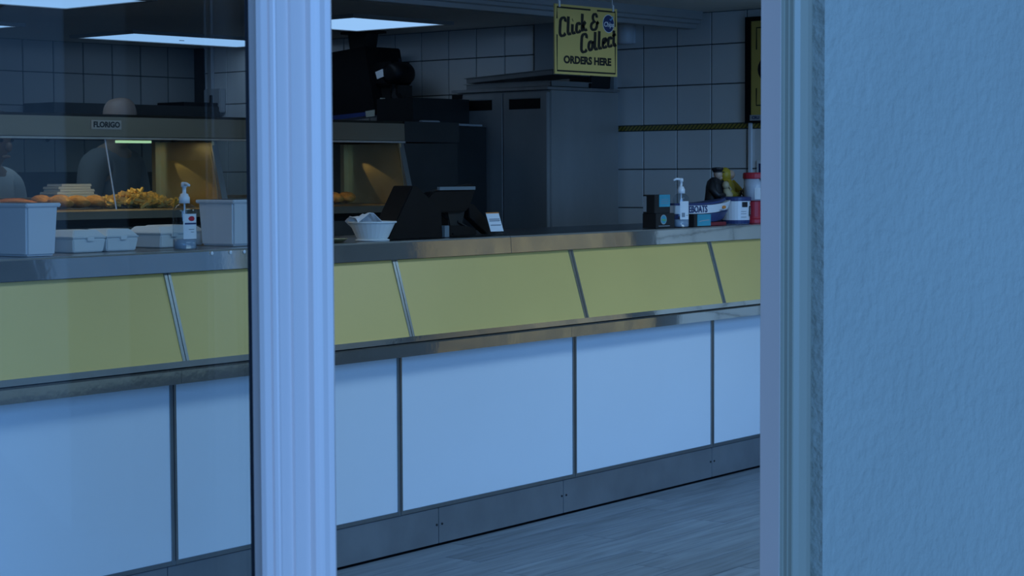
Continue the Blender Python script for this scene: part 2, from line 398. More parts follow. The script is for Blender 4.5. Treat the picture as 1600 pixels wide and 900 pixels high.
# pavement and the surroundings that show as reflections in the glass
MB().box(-14, 20, -14, VF-0.014, GZ-0.1, GZ).build('floor_pavement', M_pave, kind='structure')
d = Vector((1.391, -2.673, 0)).normalized(); nn = Vector((0.887, 0.462, 0))
a = Vector((4.836, -3.186, 0)); b = a + d*7.0
MB().prism([(a.x, a.y), (b.x, b.y), ((b+nn*0.25).x, (b+nn*0.25).y), ((a+nn*0.25).x, (a+nn*0.25).y)], GZ, 2.15, 'z').build('wall_street', mat('street_render', (0.6, 0.6, 0.58), 0.8, var=0.04), kind='structure')
MB().box(8.5, 13, -13.5, -5.0, GZ, 8.0).build('wall_street_blocker', mat('dark_blocker', (0.035, 0.035, 0.036), 0.9, var=0.2), kind='structure')  # added unseen block that keeps bright sky out of the window reflection

# ------------------------------------------------------------------ ceiling light panels
def light_panel(u0, u1, v0, v1, label, power=0.3, col=(1.0, 0.95, 0.82)):
    t = thing('ceiling_light', label, 'light', ((u0+u1)/2, (v0+v1)/2, CEIL-0.012), 0, 'flat ceiling light panels')
    w, d = (u1-u0)/2, (v1-v0)/2
    f = MB(); e = 0.035
    f.box(-w-e, w+e, -d-e, -d, -0.006, 0.012).box(-w-e, w+e, d, d+e, -0.006, 0.012).box(-w-e, -w, -d, d, -0.006, 0.012).box(w, w+e, -d, d, -0.006, 0.012)
    f.build('frame', M_plain, t)
    MB().box(-w, w, -d, d, -0.002, 0.004).build('diffuser', M_panel, t)
    L = bpy.data.lights.new('panel_lamp', 'AREA'); L.shape = 'RECTANGLE'; L.size = 2*w; L.size_y = 2*d; L.energy = power*(2*w)*(2*d)/0.7; L.color = col
    o = bpy.data.objects.new('panel_lamp', L); COL.objects.link(o); o.parent = t; o.location = (0, 0, -0.004)
    return t
for uu in (1.2, 3.6, 6.0):  # added panels out of view, put in to brighten the customer side
    light_panel(uu, uu+1.2, 2.9, 3.5, 'added unseen ceiling light panel over the customer floor, %s' % {1.2: 'behind the window', 3.6: 'behind the wall pier', 6.0: 'nearest the end wall'}[uu], {1.2: 8.0, 3.6: 9.0, 6.0: 17.0}[uu], (0.50, 0.78, 1.0))
light_panel(3.0, 4.2, 5.35, 5.9, 'added unseen ceiling light panel over the aisle between counter and range', 3.5, (1.0, 0.92, 0.72))  # added panel out of view, warm fill for cabinet doors and counter items
pA = light_panel(6.94, 8.13, 8.98, 9.50, 'long pale blue ceiling light panel above the bald man, left of the mullion')
MB().box(-0.02, 0.012, -0.004, 0.004, -0.005, -0.002).build('dead_fly', M_dark, pA, loc=(-0.02, 0.03, 0))
light_panel(7.03, 7.70, 7.31, 7.98, 'square ceiling light panel right of the mullion, above the black ceiling unit')
light_panel(4.50, 5.70, 7.28, 7.90, 'ceiling light panel cut off by the top left edge')
light_panel(5.00, 6.18, 9.00, 9.55, 'ceiling light panel whose tip shows at the far left edge')

# ------------------------------------------------------------------ counter
V = 4.326
DIV = [2.04, 3.083, 4.127, 5.181, 6.228, 7.256, 8.30]
END = 8.55
counter = thing('service_counter', 'long shop counter with sloping yellow panels over white panels', 'counter', (0,0,0), DC)
MB().prism([(V+0.03,0.0),(V+0.03,0.68),(V-0.05,0.70),(V+0.035,1.012),(V+0.60,1.012),(V+0.60,0.0)], 2.05, END-0.01, 'x').build('body', M_dark, counter)
edges = DIV + [END]
wm = None
for i in range(len(edges)-1):
    a, b = edges[i]+0.011, edges[i+1]-0.011
    MB().box(a, b, V, V+0.03, 0.15, 0.69).build('white_panel', M_white, counter, bevel=0.0015)
    s = [(V-0.060,0.752),(V+0.019,1.012),(V+0.034,1.008),(V-0.045,0.748)]
    MB().prism(s, a+0.001, b-0.001, 'x').build('yellow_panel', M_yellow, counter)
for u in DIV:
    g = [(u-0.012,V+0.02),(u-0.012,V-0.004),(u-0.002,V-0.005),(u-0.001,V+0.004),(u+0.001,V+0.004),(u+0.002,V-0.005),(u+0.012,V-0.004),(u+0.012,V+0.02)]
    MB().prism(g, 0.137, 0.69, 'z').build('divider', M_trim, counter)
    k = MB()
    for x0, x1 in ((-0.013,-0.0015), (0.0015,0.013)):
        vs = []
        for x in (x0, x1):
            vs += [(u+x,V-0.066,0.740),(u+x,V+0.014,1.014),(u+x,V+0.030,1.010),(u+x,V-0.050,0.736)]
        k.add(vs, [(0,1,2,3),(7,6,5,4),(0,4,5,1),(1,5,6,2),(2,6,7,3),(3,7,4,0)])
    k.build('sloping_divider', M_trim, counter)
for a, b in ((2.04, 4.09), (4.09, 6.10), (6.10, END)):
    MB().prism([(V-0.078,0.690),(V-0.080,0.729),(V-0.066,0.733),(V+0.02,0.733),(V+0.02,0.690)], a+0.0008, b-0.0008, 'x').build('rail', M_mirror, counter)
    MB().prism([(V-0.071,0.737),(V-0.065,0.755),(V-0.050,0.751),(V-0.050,0.737)], a, b, 'x').build('lower_strip', M_mirror, counter)
MB().box(2.04, END, V-0.003, V+0.02, 0.137, 0.150).build('bottom_strip', M_trim, counter)
KJ = [2.04, 3.06, 4.10, 5.395, 6.157, 7.259, 8.30, END]
sm = None
for i in range(len(KJ)-1):
    kp = MB().box(KJ[i]+0.0015, KJ[i+1]-0.0015, V+0.002, V+0.012, 0.008, 0.134).build('kick_plate', M_kick, counter, bevel=0.001)
    for x in (KJ[i]+0.018, KJ[i+1]-0.012):
        if sm is None:
            o = MB().prism([(0.004*math.cos(2*PI*q/8), 0.004*math.sin(2*PI*q/8)) for q in range(8)], 0, -0.003, 'y').build('screw', M_dark, kp); sm = o.data
        else: o = link('screw', sm, kp)
        o.location = (x, V+0.002, 0.075)
top = thing('countertop', 'stainless steel worktop with polished front edge on the counter', 'countertop', (0,0,0), DC)
MB().box(2.02, END, V+0.012, V+0.62, 1.046, 1.075).build('top_sheet', mat('worktop_steel', (0.22, 0.22, 0.22), 0.3, 1.0, var=0.1, scale=8), top)
for a, b in ((2.02, 5.828), (5.828, END)):
    MB().prism([(V-0.001,1.0145),(V+0.003,1.071),(V+0.007,1.0765),(V+0.03,1.0765),(V+0.03,1.0145)], a+0.0015, b-0.0015, 'x').build('front_edge', M_mirror, top)
for x in (4.30, 4.38, 4.44):
    MB().ball((x, V-0.001, 1.066), (0.006, 0.002, 0.006), 8, 5).build('rivet', M_pump, top)

# ------------------------------------------------------------------ frying range
RV = 6.40
rng = thing('frying_range', 'steel frying range with glazed warm display box and hood', 'range', (0,0,0))
MB().box(3.2, 6.47, RV-0.02, RV+0.80, 0.0, 1.10).build('base_cabinet', mat('range_base_steel', (0.16, 0.16, 0.15), 0.4, 0.9, var=0.1), rng)
MB().prism([(RV-0.075,1.118),(RV-0.085,1.135),(RV-0.075,1.165),(RV+0.0,1.17),(RV+0.62,1.17),(RV+0.62,1.10),(RV-0.02,1.10)], 3.2, 6.47, 'x').build('ledge', M_hood, rng)
hood = MB().prism([(RV+0.004,1.447),(RV-0.002,1.458),(RV+0.0,1.535),(RV+0.012,1.546),(RV+0.55,1.546),(RV+0.55,1.47),(RV+0.03,1.462),(RV+0.03,1.447)], 3.2, 6.47, 'x').build('hood', M_hood, rng)
MB().box(3.2, 6.47, RV-0.006, RV+0.004, 1.447, 1.455).build('hood_lip', M_steel, rng)
MB().box(6.472, 6.835, RV+0.0, RV+0.72, 1.452, 1.546).build('dark_hood', M_darksteel, rng)
MB().box(6.472, 6.835, RV+0.01, RV+0.72, 0.0, 1.446).build('dark_panel', M_darksteel, rng)
MB().box(6.84, 7.575, RV+0.50, RV+0.72, 0.0, 1.545).box(7.16, 7.575, RV+0.62, RV+0.88, 1.546, 1.69).build('flue_housing', M_blackmetal, rng)
for u in (3.25, 4.25, 5.35, 6.45):
    MB().prism([(RV+0.004,1.452),(RV+0.03,1.452),(RV-0.04,1.168),(RV-0.072,1.168)], u-0.014, u+0.016, 'x').build('post', M_trim, rng)
GX = [(3.27,4.235),(4.267,4.80),(4.806,5.335),(5.367,6.435)]
for a, b in GX:
    MB().prism([(RV+0.012,1.450),(RV+0.016,1.450),(RV-0.051,1.172),(RV-0.055,1.172)], a, b, 'x').build('glass_pane', M_rangeglass, rng)
MB().prism([(RV+0.008,1.447),(RV+0.012,1.447),(RV-0.054,1.172),(RV-0.058,1.172)], 4.800, 4.804, 'x').build('glass_edge', M_pump, rng)
for u in (5.335, 6.435):
    MB().prism([(RV+0.0,1.445),(RV+0.34,1.445),(RV+0.34,1.172),(RV-0.04,1.172)], u, u+0.012, 'x').build('end_lining', M_brass, rng)
    MB().box(u-0.028, u+0.004, RV+0.335, RV+0.36, 1.172, 1.445).build('rear_post', M_brass, rng)
    MB().ball((u-0.02, RV-0.03, 1.186), 0.012, 10, 6).build('catch', M_steel, rng, smooth=True)
MB().box(3.25, 6.44, RV+0.48, RV+0.62, 1.20, 1.215).build('rear_shelf', M_hood, rng)
lamp = MB().box(4.95, 5.11, RV+0.11, RV+0.14, 1.436, 1.446).build('strip_lamp', M_tubelamp, rng)
np_ = MB().box(4.728, 4.872, RV-0.006, RV, 1.486, 1.522).build('name_plate', M_plate, rng, bevel=0.001)
text_mb('FLORIGO', 0.030, 0.0012, sx=1.02).xf(T(4.80, RV-0.0062, 1.5035)).build('lettering', M_ink, np_)
def warm_lamp(name, loc, target, energy, angle, size=0.012, blend=0.25, col=(1.0, 0.72, 0.28)):
    L = bpy.data.lights.new(name, 'SPOT'); L.energy = energy; L.spot_size = math.radians(angle); L.spot_blend = blend; L.color = col; L.shadow_soft_size = size
    o = bpy.data.objects.new(name, L); COL.objects.link(o); o.parent = rng; o.location = loc
    o.rotation_euler = (Vector(loc) - Vector(target)).to_track_quat('Z', 'Y').to_euler()
for u in (5.335, 6.435):
    warm_lamp('heat_lamp', (u-0.035, RV+0.325, 1.420), (u+0.0, RV+0.04, 1.20), 2.2, 24, 0.004, 0.15)
for u in (3.75, 4.7, 5.05, 5.9):
    L = bpy.data.lights.new('box_lamp', 'AREA'); L.shape = 'RECTANGLE'; L.size = 0.35; L.size_y = 0.04; L.energy = 0.42; L.color = (1.0, 0.80, 0.45)
    o = bpy.data.objects.new('box_lamp', L); COL.objects.link(o); o.parent = rng; o.location = (u, RV+0.20, 1.44)

# food in the warm box
def fish(u, v, z, rz, L, label, group, m=M_batter):
    mb = MB(); n = 14; pts = []; rad = []
    for i in range(n):
        t = i/(n-1); x = (t-0.5)*L
        pts.append((x, 0.012*math.sin(t*5+u*9), 0.012*math.sin(t*PI)))
        rad.append((0.004+0.030*math.sin(PI*min(1, t*0.92+0.06))**0.8)*random.uniform(0.88, 1.12))
    mb.tube(pts, rad, 12)
    mb.v = [(x, y*1.2, z_*0.72) for x, y, z_ in mb.v]
    o = mb.build('battered_fish', m, smooth=True); o.location = (u, v, z); o.rotation_euler = (0, 0, rz)
    return tag(o, label, 'fish', group)
for u, v, w_ in ((4.70,6.56,'left'),(4.785,6.555,'middle'),(4.87,6.56,'right')):
    fish(u, v, 1.192, 1.15, 0.16, 'golden battered fish, %s one of the front three beside the chips' % w_, 'battered fish in the left bay')
for u, v, w_ in ((4.73,6.725,'left'),(4.83,6.73,'right')):
    fish(u, v, 1.195, 1.0, 0.15, 'golden battered fish, %s one of two behind the front three' % w_, 'battered fish in the back row')
for u, v, w_ in ((6.20,6.58,'nearer the mullion'),(6.30,6.60,'nearer the lit end panel')):
    fish(u, v, 1.192, 1.1, 0.15, 'battered fish in the warm box right of the mullion, ' + w_, 'battered fish right of the mullion')
for i, (u, v) in enumerate(((4.50,6.58),(4.54,6.66))):
    mb = MB(); mb.tube([(-0.09,0,0),(-0.085,0,0),(-0.03,0.004,0.006),(0.03,0.004,0.006),(0.085,0,0),(0.09,0,0)], [0.004,0.013,0.017,0.017,0.013,0.004], 10)
    o = mb.build('battered_sausage', M_sausage, smooth=True); o.location = (u, v, 1.190+0.004*i); o.rotation_euler = (0, 0, -0.2+0.1*i)
    tag(o, 'orange battered sausage behind the white tub, ' + ('nearer the glass' if i == 0 else 'lying behind the other sausage'), 'sausage', 'battered sausages')
ch = MB()
for i in range(420):
    u = random.gauss(5.10, 0.085); v = random.gauss(6.60, 0.06)
    u = min(max(u, 4.93), 5.28); v = min(max(v, 6.45), 6.75)
    h = 0.05*math.exp(-((u-5.10)/0.13)**2-((v-6.60)/0.10)**2)
    b_ = MB().box(-0.03, 0.03, -0.005, 0.005, -0.005, 0.005)
    b_.xf(Matrix.Translation((u, v, 1.188+random.random()*h)) @ Matrix.Rotation(random.uniform(0, PI), 4, 'Z') @ Matrix.Rotation(random.gauss(0, 0.35), 4, 'Y'))
    ch.add(b_.v, b_.f)
o = ch.build('chips', M_chip, kind='stuff'); tag(o, 'heap of golden chips in the warm display box', 'chips')
# folded white paper on the rear shelf
pp = MB()
for k in range(5):
    pp.frustum(0.20-0.012*k, 0.13-0.006*k, 1.216+0.011*k, 0.196-0.012*k, 0.126-0.006*k, 1.226+0.011*k, 5.02+0.006*(-1)**k, RV+0.56)
tag(pp.build('wrapping_paper', M_paper), 'low stack of white wrapping paper behind the fish', 'paper')

# ------------------------------------------------------------------ steel cabinet at the end wall
cb = thing('steel_cabinet', 'tall two door stainless steel cabinet standing by the tiled wall', 'cabinet', (7.60, 6.50, 0))
MB().box(0.02, 0.565, 0.0, 0.655, 0.08, 1.725).build('body', M_fridge, cb, bevel=0.004)
MB().box(-0.012, 0.57, -0.005, 0.66, 1.727, 1.742).build('top', M_steel, cb, bevel=0.002)
for a, b in ((0.004, 0.300), (0.306, 0.655)):
    dr = MB().box(-0.008, 0.018, a, b, 0.12, 1.715).build('door', M_fridge, cb, bevel=0.003)
    c0 = (a+b)/2
    MB().box(-0.0095, -0.004, c0-0.105, c0+0.105, 1.632, 1.684).build('grip_slot', M_black, dr)
    MB().box(-0.012, -0.006, c0-0.110, c0+0.110, 1.684, 1.690).build('grip_lip', M_trim, dr)
MB().box(-0.012, -0.004, 0.585, 0.655, 1.695, 1.718).build('badge', M_black, cb)
for i in (0, 1):
    for j in (0, 1):
        MB().lathe([(0.022,0.0),(0.022,0.01),(0.015,0.02),(0.015,0.08)], 0.06+0.44*i, 0.06+0.53*j, 10).build('foot', M_black, cb)
def tray(name, label, z, tilt, loc, m):
    t = MB(); w, d, h = 0.30, 0.58, 0.028
    for x0, x1, y0, y1, z0, z1 in ((0,w,0,d,0,0.003),(0,0.004,0,d,0,h),(w-0.004,w,0,d,0,h),(0,w,0,0.004,0,h),(0,w,d-0.004,d,0,h),(-0.010,0.004,-0.01,d+0.01,h-0.003,h),(w-0.004,w+0.01,-0.01,d+0.01,h-0.003,h),(0,w,-0.01,0.004,h-0.003,h),(0,w,d-0.004,d+0.01,h-0.003,h)):
        t.box(x0, x1, y0, y1, z0, z1)
    o = t.build(name, m); o.location = loc; o.rotation_euler = tilt
    return tag(o, label, 'tray', 'baking trays on the cabinet')
M_tray = mat('baking_tray_metal', (0.42, 0.43, 0.43), 0.35, 0.9, var=0.1)
tray('baking_tray', 'flat metal baking tray lying on top of the steel cabinet', 0, (0, 0, 0), (7.62, 6.50, 1.743), M_tray)
tray('baking_tray', 'tilted upper baking tray propped on the other tray', 0, (-0.045, 0, 0.02), (7.60, 6.47, 1.800), M_tray)
o = MB().frustum(0.17, 0.14, 1.742, 0.17, 0.15, 1.815).build('black_box', M_blackmetal, bevel=0.006); o.location = (8.05, 6.60, 0)
tag(o, 'small black box on the cabinet beneath the yellow sign', 'box')

# ------------------------------------------------------------------ black unit hung from the ceiling
bu = thing('ceiling_unit', 'black equipment housing hung from a ceiling bracket with a drum motor', 'appliance', (7.9, 8.15, 1.60))
MB().box(-0.06, 0.06, -0.14, 0.11, 0.500, 0.514).build('mount_plate', M_blackmetal, bu)
MB().prism([(-0.085,0.50),(0.06,0.50),(0.045,0.41),(-0.065,0.41)], -0.05, 0.05, 'x').build('neck', M_blackmetal, bu)
MB().prism([(0.30,0.385),(-0.15,0.420),(-0.235,0.04),(0.30,0.03)], -0.12, 0.16, 'x').build('housing', M_black, bu, bevel=0.006)
MB().prism([(0.30,0.030),(-0.20,0.055),(-0.21,0.035),(0.30,0.0)], -0.13, 0.0, 'x').build('blue_strip', M_bluelight, bu)
MB().prism([(-0.165,0.058),(-0.235,0.064),(-0.235,0.028),(-0.17,0.024)], -0.136, -0.13, 'x').build('sticker', M_sticker, bu)
dm = MB().lathe([(0.035,-0.08),(0.058,-0.072),(0.062,0.0),(0.062,0.06),(0.05,0.08)], 0, 0, 18)
dm.xf(Matrix.Translation((-0.02, -0.315, 0.265)) @ Matrix.Rotation(PI/2, 4, 'Y') @ Matrix.Rotation(0.0, 4, 'Z'))
dm.build('drum_motor', M_black, bu, smooth=True)
MB().box(-0.09, 0.08, -0.32, -0.16, 0.20, 0.33).build('motor_bracket', M_black, bu, bevel=0.01)
MB().prism([(-0.205,0.275),(-0.262,0.290),(-0.275,0.250),(-0.22,0.235)], -0.096, -0.090, 'x').build('label_sticker', M_paper, bu)
MB().tube([(-0.04,-0.29,0.22),(-0.04,-0.31,0.14),(-0.04,-0.36,0.08),(-0.04,-0.42,0.045)], [0.03,0.035,0.035,0.02], 8).build('arm', M_black, bu)
MB().box(-0.09, -0.07, -0.255, -0.235, 0.10, 0.13).build('sticker', M_sticker, bu)
MB().tube([(0,-0.30,0.325),(0,-0.30,0.35)], 0.008, 6).build('knob', M_black, bu)
MB().prism([(-0.20,0.20),(-0.34,0.20),(-0.34,0.08),(-0.46,0.03),(-0.46,0.0),(-0.20,0.0)], -0.05, 0.06, 'x').build('lower_casing', M_blackmetal, bu)
cab = MB().tube([(7.10,6.95,1.560),(7.22,6.94,1.562),(7.36,6.93,1.556),(7.56,6.92,1.553)], 0.006, 8); cab.tube([(7.14,6.95,1.561),(7.26,6.94,1.561)], 0.014, 8)
tag(cab.build('cable', M_plain), 'white plug and cable on top of the dark hood', 'cable')

# ------------------------------------------------------------------ things on the back and end walls
sh = thing('wall_shelf', 'long black shelf on the dark back wall behind the bald man', 'shelf', (7.65, VB-0.16, 1.66))
MB().box(-0.75, 0.50, -0.15, 0.15, 0.0, 0.075).build('board', M_blackmetal, sh)
MB().box(0.22, 0.50, -0.14, 0.12, 0.075, 0.10).build('lid_box', M_black, sh)
for x in (-0.6, 0.35): MB().prism([(0.15,0.0),(-0.1,0.0),(0.15,-0.15)], x, x+0.02, 'x').build('bracket', M_blackmetal, sh)
sb = thing('switch_box', 'pale electrical isolator box on the end wall near the mullion', 'switch', (UW-0.008, 9.76, 1.70))
MB().box(-0.05, 0, -0.08, 0.08, 0.0, 0.15).build('case', M_plain, sb, bevel=0.006)
MB().box(-0.06, -0.05, -0.012, 0.012, 0.06, 0.11).build('lever', M_black, sb, bevel=0.002)
MB().box(-0.03, 0, 0.03, 0.06, 0.15, 0.41).build('conduit', M_plain, sb)
bl = thing('alarm_sounder', 'small white sounder on the wall peeking out right of the yellow sign', 'alarm', (UW-0.008, 6.44, 2.02))
so = MB().lathe([(0.030,-0.045),(0.042,-0.035),(0.045,0.0),(0.045,0.045),(0.040,0.055)], 0, 0, 16); so.xf(Matrix.Translation((-0.045,0,0)))
so.build('case', M_white, bl, smooth=True); MB().box(-0.03, 0, -0.03, 0.03, -0.04, 0.05).build('base', M_white, bl)
# framed yellow poster
po = thing('framed_poster', 'black framed yellow poster on the tiled wall beside the door jamb', 'poster', (UW-0.008, 5.70, 1.552), -PI/2)
# local x runs towards the door (world -Y), local -y faces the room ... world -X
PWD, PHT = 0.46, 0.522
f = MB(); e = 0.032
f.box(0, PWD, -0.028, 0, 0, e).box(0, PWD, -0.028, 0, PHT-e+0.01, PHT).box(0, e, -0.028, 0, e, PHT-e+0.01).box(PWD-e, PWD, -0.028, 0, e, PHT-e+0.01)
f.build('frame', M_black, po)
MB().box(e, PWD-e, -0.020, -0.002, e, PHT-e+0.01).build('sheet', M_postyel, po)
k = MB()
for x in (0.064, PWD-0.064):
    sgn = 1 if x < PWD/2 else -1
    k.ribbon([(x, 0.36), (x, PHT-0.055), (x+sgn*0.10, PHT-0.055)], 0.007, y=-0.0202)
    k.ribbon([(x, 0.17), (x, 0.085), (x+sgn*0.10, 0.085)], 0.007, y=-0.0202)
k.ribbon([(PWD/2+0.145*math.cos(q*PI/16), 0.262+0.08*math.sin(q*PI/16)) for q in range(33)], 0.028, y=-0.0202)
k.build('print', M_ink, po)
MB().box(e, 0.20, -0.0225, -0.020, e-0.022, e+0.006).build('caption_plate', M_plain, po, loc=(0, -0.008, 0))
text_mb('CRU', 0.020, 0.0006, sx=1.1).xf(T(e+0.035, -0.0312, e-0.008)).build('caption', M_blueink, po)
tr = MB().box(UW-0.022, UW-0.007, 5.672, 5.690, 0.9, 1.552).build('cable_trunking', M_white, bevel=0.002)
tag(tr, 'thin white vertical trunking below the framed poster', 'trunking')
nc = thing('notice_card', 'small white notice with a dark square beside the door jamb', 'notice', (UW-0.012, 5.64, 1.27), -PI/2)
MB().box(0, 0.11, -0.006, 0, 0, 0.095).build('card', M_paper, nc); MB().box(0.012, 0.09, -0.0068, -0.006, 0.035, 0.08).build('dark_square', M_blueink, nc)
text_mb('B', 0.035, 0.001).xf(T(0.045, -0.0070, 0.057)).build('lettering', M_paper, nc)

# ------------------------------------------------------------------ hanging yellow sign
SW, SH = 0.401, 0.281
sg = thing('hanging_sign', 'yellow hanging sign reading Click & Collect orders here', 'sign', (6.121, 5.20, 1.706))
MB().box(0, SW, 0, 0.006, 0, SH).build('board', M_signyel, sg)
k = MB(); e = 0.013; bw = 0.007; Y = -0.0002
def seg(*pts): k.ribbon(list(pts), bw, y=Y)
seg((e, 0.222), (e, SH-e), (0.225, SH-e)); seg((0.268, SH-e), (SW-e, SH-e), (SW-e, 0.207)); seg((SW-e, 0.141), (SW-e, e), (e, e), (e, 0.158))
k.build('border', M_ink, sg)
text_mb('ORDERS HERE', 0.0415, 0.0020, sx=1.16).xf(T(0.207, Y, 0.058)).build('block_lettering', M_ink, sg)
# brush script drawn as strokes; unit cell: x height 1, caps and ascenders 2
def arc(cx, cz, rx, rz, a0, a1, n=12): return [(cx+rx*math.cos(math.radians(a0+(a1-a0)*i/n)), cz+rz*math.sin(math.radians(a0+(a1-a0)*i/n))) for i in range(n+1)]
G = {
 'C': ([[*arc(0.62,1.60,0.30,0.38,-20,180,10), (0.30,0.9), *arc(0.66,0.42,0.36,0.46,180,330,10)]], 1.05),
 'l': ([[(0.22,2.0),(0.22,0.35),*arc(0.42,0.30,0.20,0.30,180,320,6)]], 0.52),
 'i': ([[(0.22,1.05),(0.22,0.35),*arc(0.42,0.30,0.20,0.30,180,320,6)], [(0.20,1.48),(0.26,1.52)]], 0.52),
 'c': ([[*arc(0.42,0.72,0.20,0.30,10,180,8), *arc(0.46,0.34,0.26,0.34,180,330,8)]], 0.66),
 'k': ([[(0.22,2.0),(0.22,0.0)], [(0.62,1.05),(0.30,0.52)], [(0.36,0.58),(0.52,0.15),(0.70,0.04),(0.84,0.16)]], 0.86),
 'o': ([[*arc(0.40,0.52,0.24,0.48,60,420,18)], [(0.58,0.90),(0.80,0.82)]], 0.72),
 'e': ([[(0.20,0.46),(0.42,0.60),(0.60,0.80),*arc(0.42,0.76,0.20,0.26,10,180,8),*arc(0.46,0.34,0.26,0.34,180,330,8)]], 0.68),
 't': ([[(0.24,1.75),(0.24,0.35),*arc(0.42,0.30,0.18,0.30,180,320,6)], [(0.04,1.15),(0.52,1.25)]], 0.50),
 '&': ([[*arc(0.55,1.55,0.24,0.38,-10,200,10), (0.42,1.12), (0.60,1.02), (0.40,0.95), *arc(0.48,0.50,0.36,0.46,130,350,12), (0.88,0.75), (1.02,0.98)], [(0.70,0.78),(1.05,0.86)]], 1.2),
}
def script(word, x0, z0, sx, s, slope, w):
    x = x0
    for chx in word:
        st, adv = G[chx]
        for pts in st:
            P = []; Wd = []
            for i, (a, b) in enumerate(pts):
                px_ = x + a*sx + b*s*0.05; pz = z0 + b*s + slope*(px_-x0)
                P.append((px_, pz))
                q = pts[min(i+1, len(pts)-1)]; r = pts[max(i-1, 0)]
                dx, dz = q[0]-r[0], q[1]-r[1]; d_ = math.hypot(dx, dz) or 1
                Wd.append(w*(0.55+0.55*abs(dz)/d_))
            ks.ribbon(P, Wd, y=Y)
        x += adv*sx
    return x
ks = MB()
script('Click', 0.014, 0.149, 0.0525, 0.036, 0.18, 0.0155)
script('&', 0.222, 0.184, 0.052, 0.034, 0.10, 0.0145)
script('Collect', 0.150, 0.090, 0.0515, 0.036, 0.17, 0.0155)
ks.build('script_lettering', M_ink, sg)
lg = MB(); lg.prism([(0.343+0.038*math.cos(2*PI*q/28), 0.218+0.038*math.sin(2*PI*q/28)) for q in range(28)], -0.0008, 0.0, 'y')
lgo = lg.build('round_logo', M_paper, sg)
MB().prism([(0.343+0.035*math.cos(2*PI*q/28), 0.218+0.035*math.sin(2*PI*q/28)) for q in range(28)], -0.0012, -0.0008, 'y').build('logo_disc', M_blueink, lgo)
text_mb('Chips', 0.028, 0.0006, shear=0.2).xf(T(0.343, -0.0013, 0.214)).build('logo_text', M_paper, lgo)
lf = MB(); lf.ribbon([(0.350,0.238),(0.356,0.232),(0.372,0.248)], 0.006, y=-0.0013); lf.build('logo_mark', mat('logo_blue', (0.15, 0.40, 0.65), 0.5), lgo)
for x in (0.026, 0.372):
    MB().tube([(x,-0.002,SH-0.012),(x,-0.002,SH+0.012),(x,0.003,SH+0.020),(x,0.003,CEIL-1.706)], [0.0045,0.0045,0.0015,0.0012], 8).build('hook', M_pump, sg)

# ------------------------------------------------------------------ things on the counter
ZT = 1.0765
def on(cu, cv): return cpos(cu, cv, ZT)
def tub(label, cu, cv, w, d, h):
    t = thing('plastic_tub', label, 'tub', on(cu, cv), DC, 'white tubs on the counter')
    o = MB().frustum(w*0.90, d*0.90, 0.0, w, d, h).build('bowl_body', M_tub, t, bevel=0.006)
    MB().frustum(w+0.010, d+0.010, h-0.012, w+0.012, d+0.012, h).build('rim', M_tub, t, bevel=0.003)
tub('large white plastic tub at the far left edge of the counter', 3.715, 4.50, 0.115, 0.19, 0.150)
tub('white plastic tub half hidden behind the mullion', 4.62, 4.565, 0.13, 0.16, 0.148)
def clam(label, cu, cv, w=0.125, d=0.125, rz=0.0):
    t = thing('foam_box', label, 'food box', on(cu, cv), DC+rz, 'white foam food boxes')
    MB().frustum(w*0.90, d*0.90, 0.0, w, d, 0.040).build('base', M_foam, t, bevel=0.003)
    MB().frustum(w+0.004, d+0.004, 0.0405, w+0.004, d+0.004, 0.045).frustum(w, d, 0.045, w*0.70, d*0.70, 0.066).build('lid', M_foam, t, bevel=0.003)
    MB().box(-0.012, 0.012, -d/2-0.006, -d/2, 0.034, 0.044).build('tab', M_foam, t)
clam('foam box nearest the large white tub, in front of two other boxes', 3.972, 4.565, 0.128)
clam('foam box between the front foam box and the pump bottle', 4.102, 4.565, 0.128)
clam('foam box behind the front one, half hidden by the white tub', 3.930, 4.72, 0.128)
clam('foam box standing just behind the left pump bottle', 4.385, 4.66, 0.11, 0.16)
clam('foam box right of the pump bottle beside the half hidden tub', 4.525, 4.738, 0.16, 0.16)
t = thing('foam_tray', 'shallow white foam tray lying behind the foam boxes', 'tray', on(4.27, 4.848), DC)
MB().frustum(0.19, 0.14, 0.0, 0.23, 0.18, 0.035).build('dish', M_foam, t); MB().frustum(0.24, 0.19, 0.035, 0.24, 0.19, 0.039).build('rim', M_foam, t)
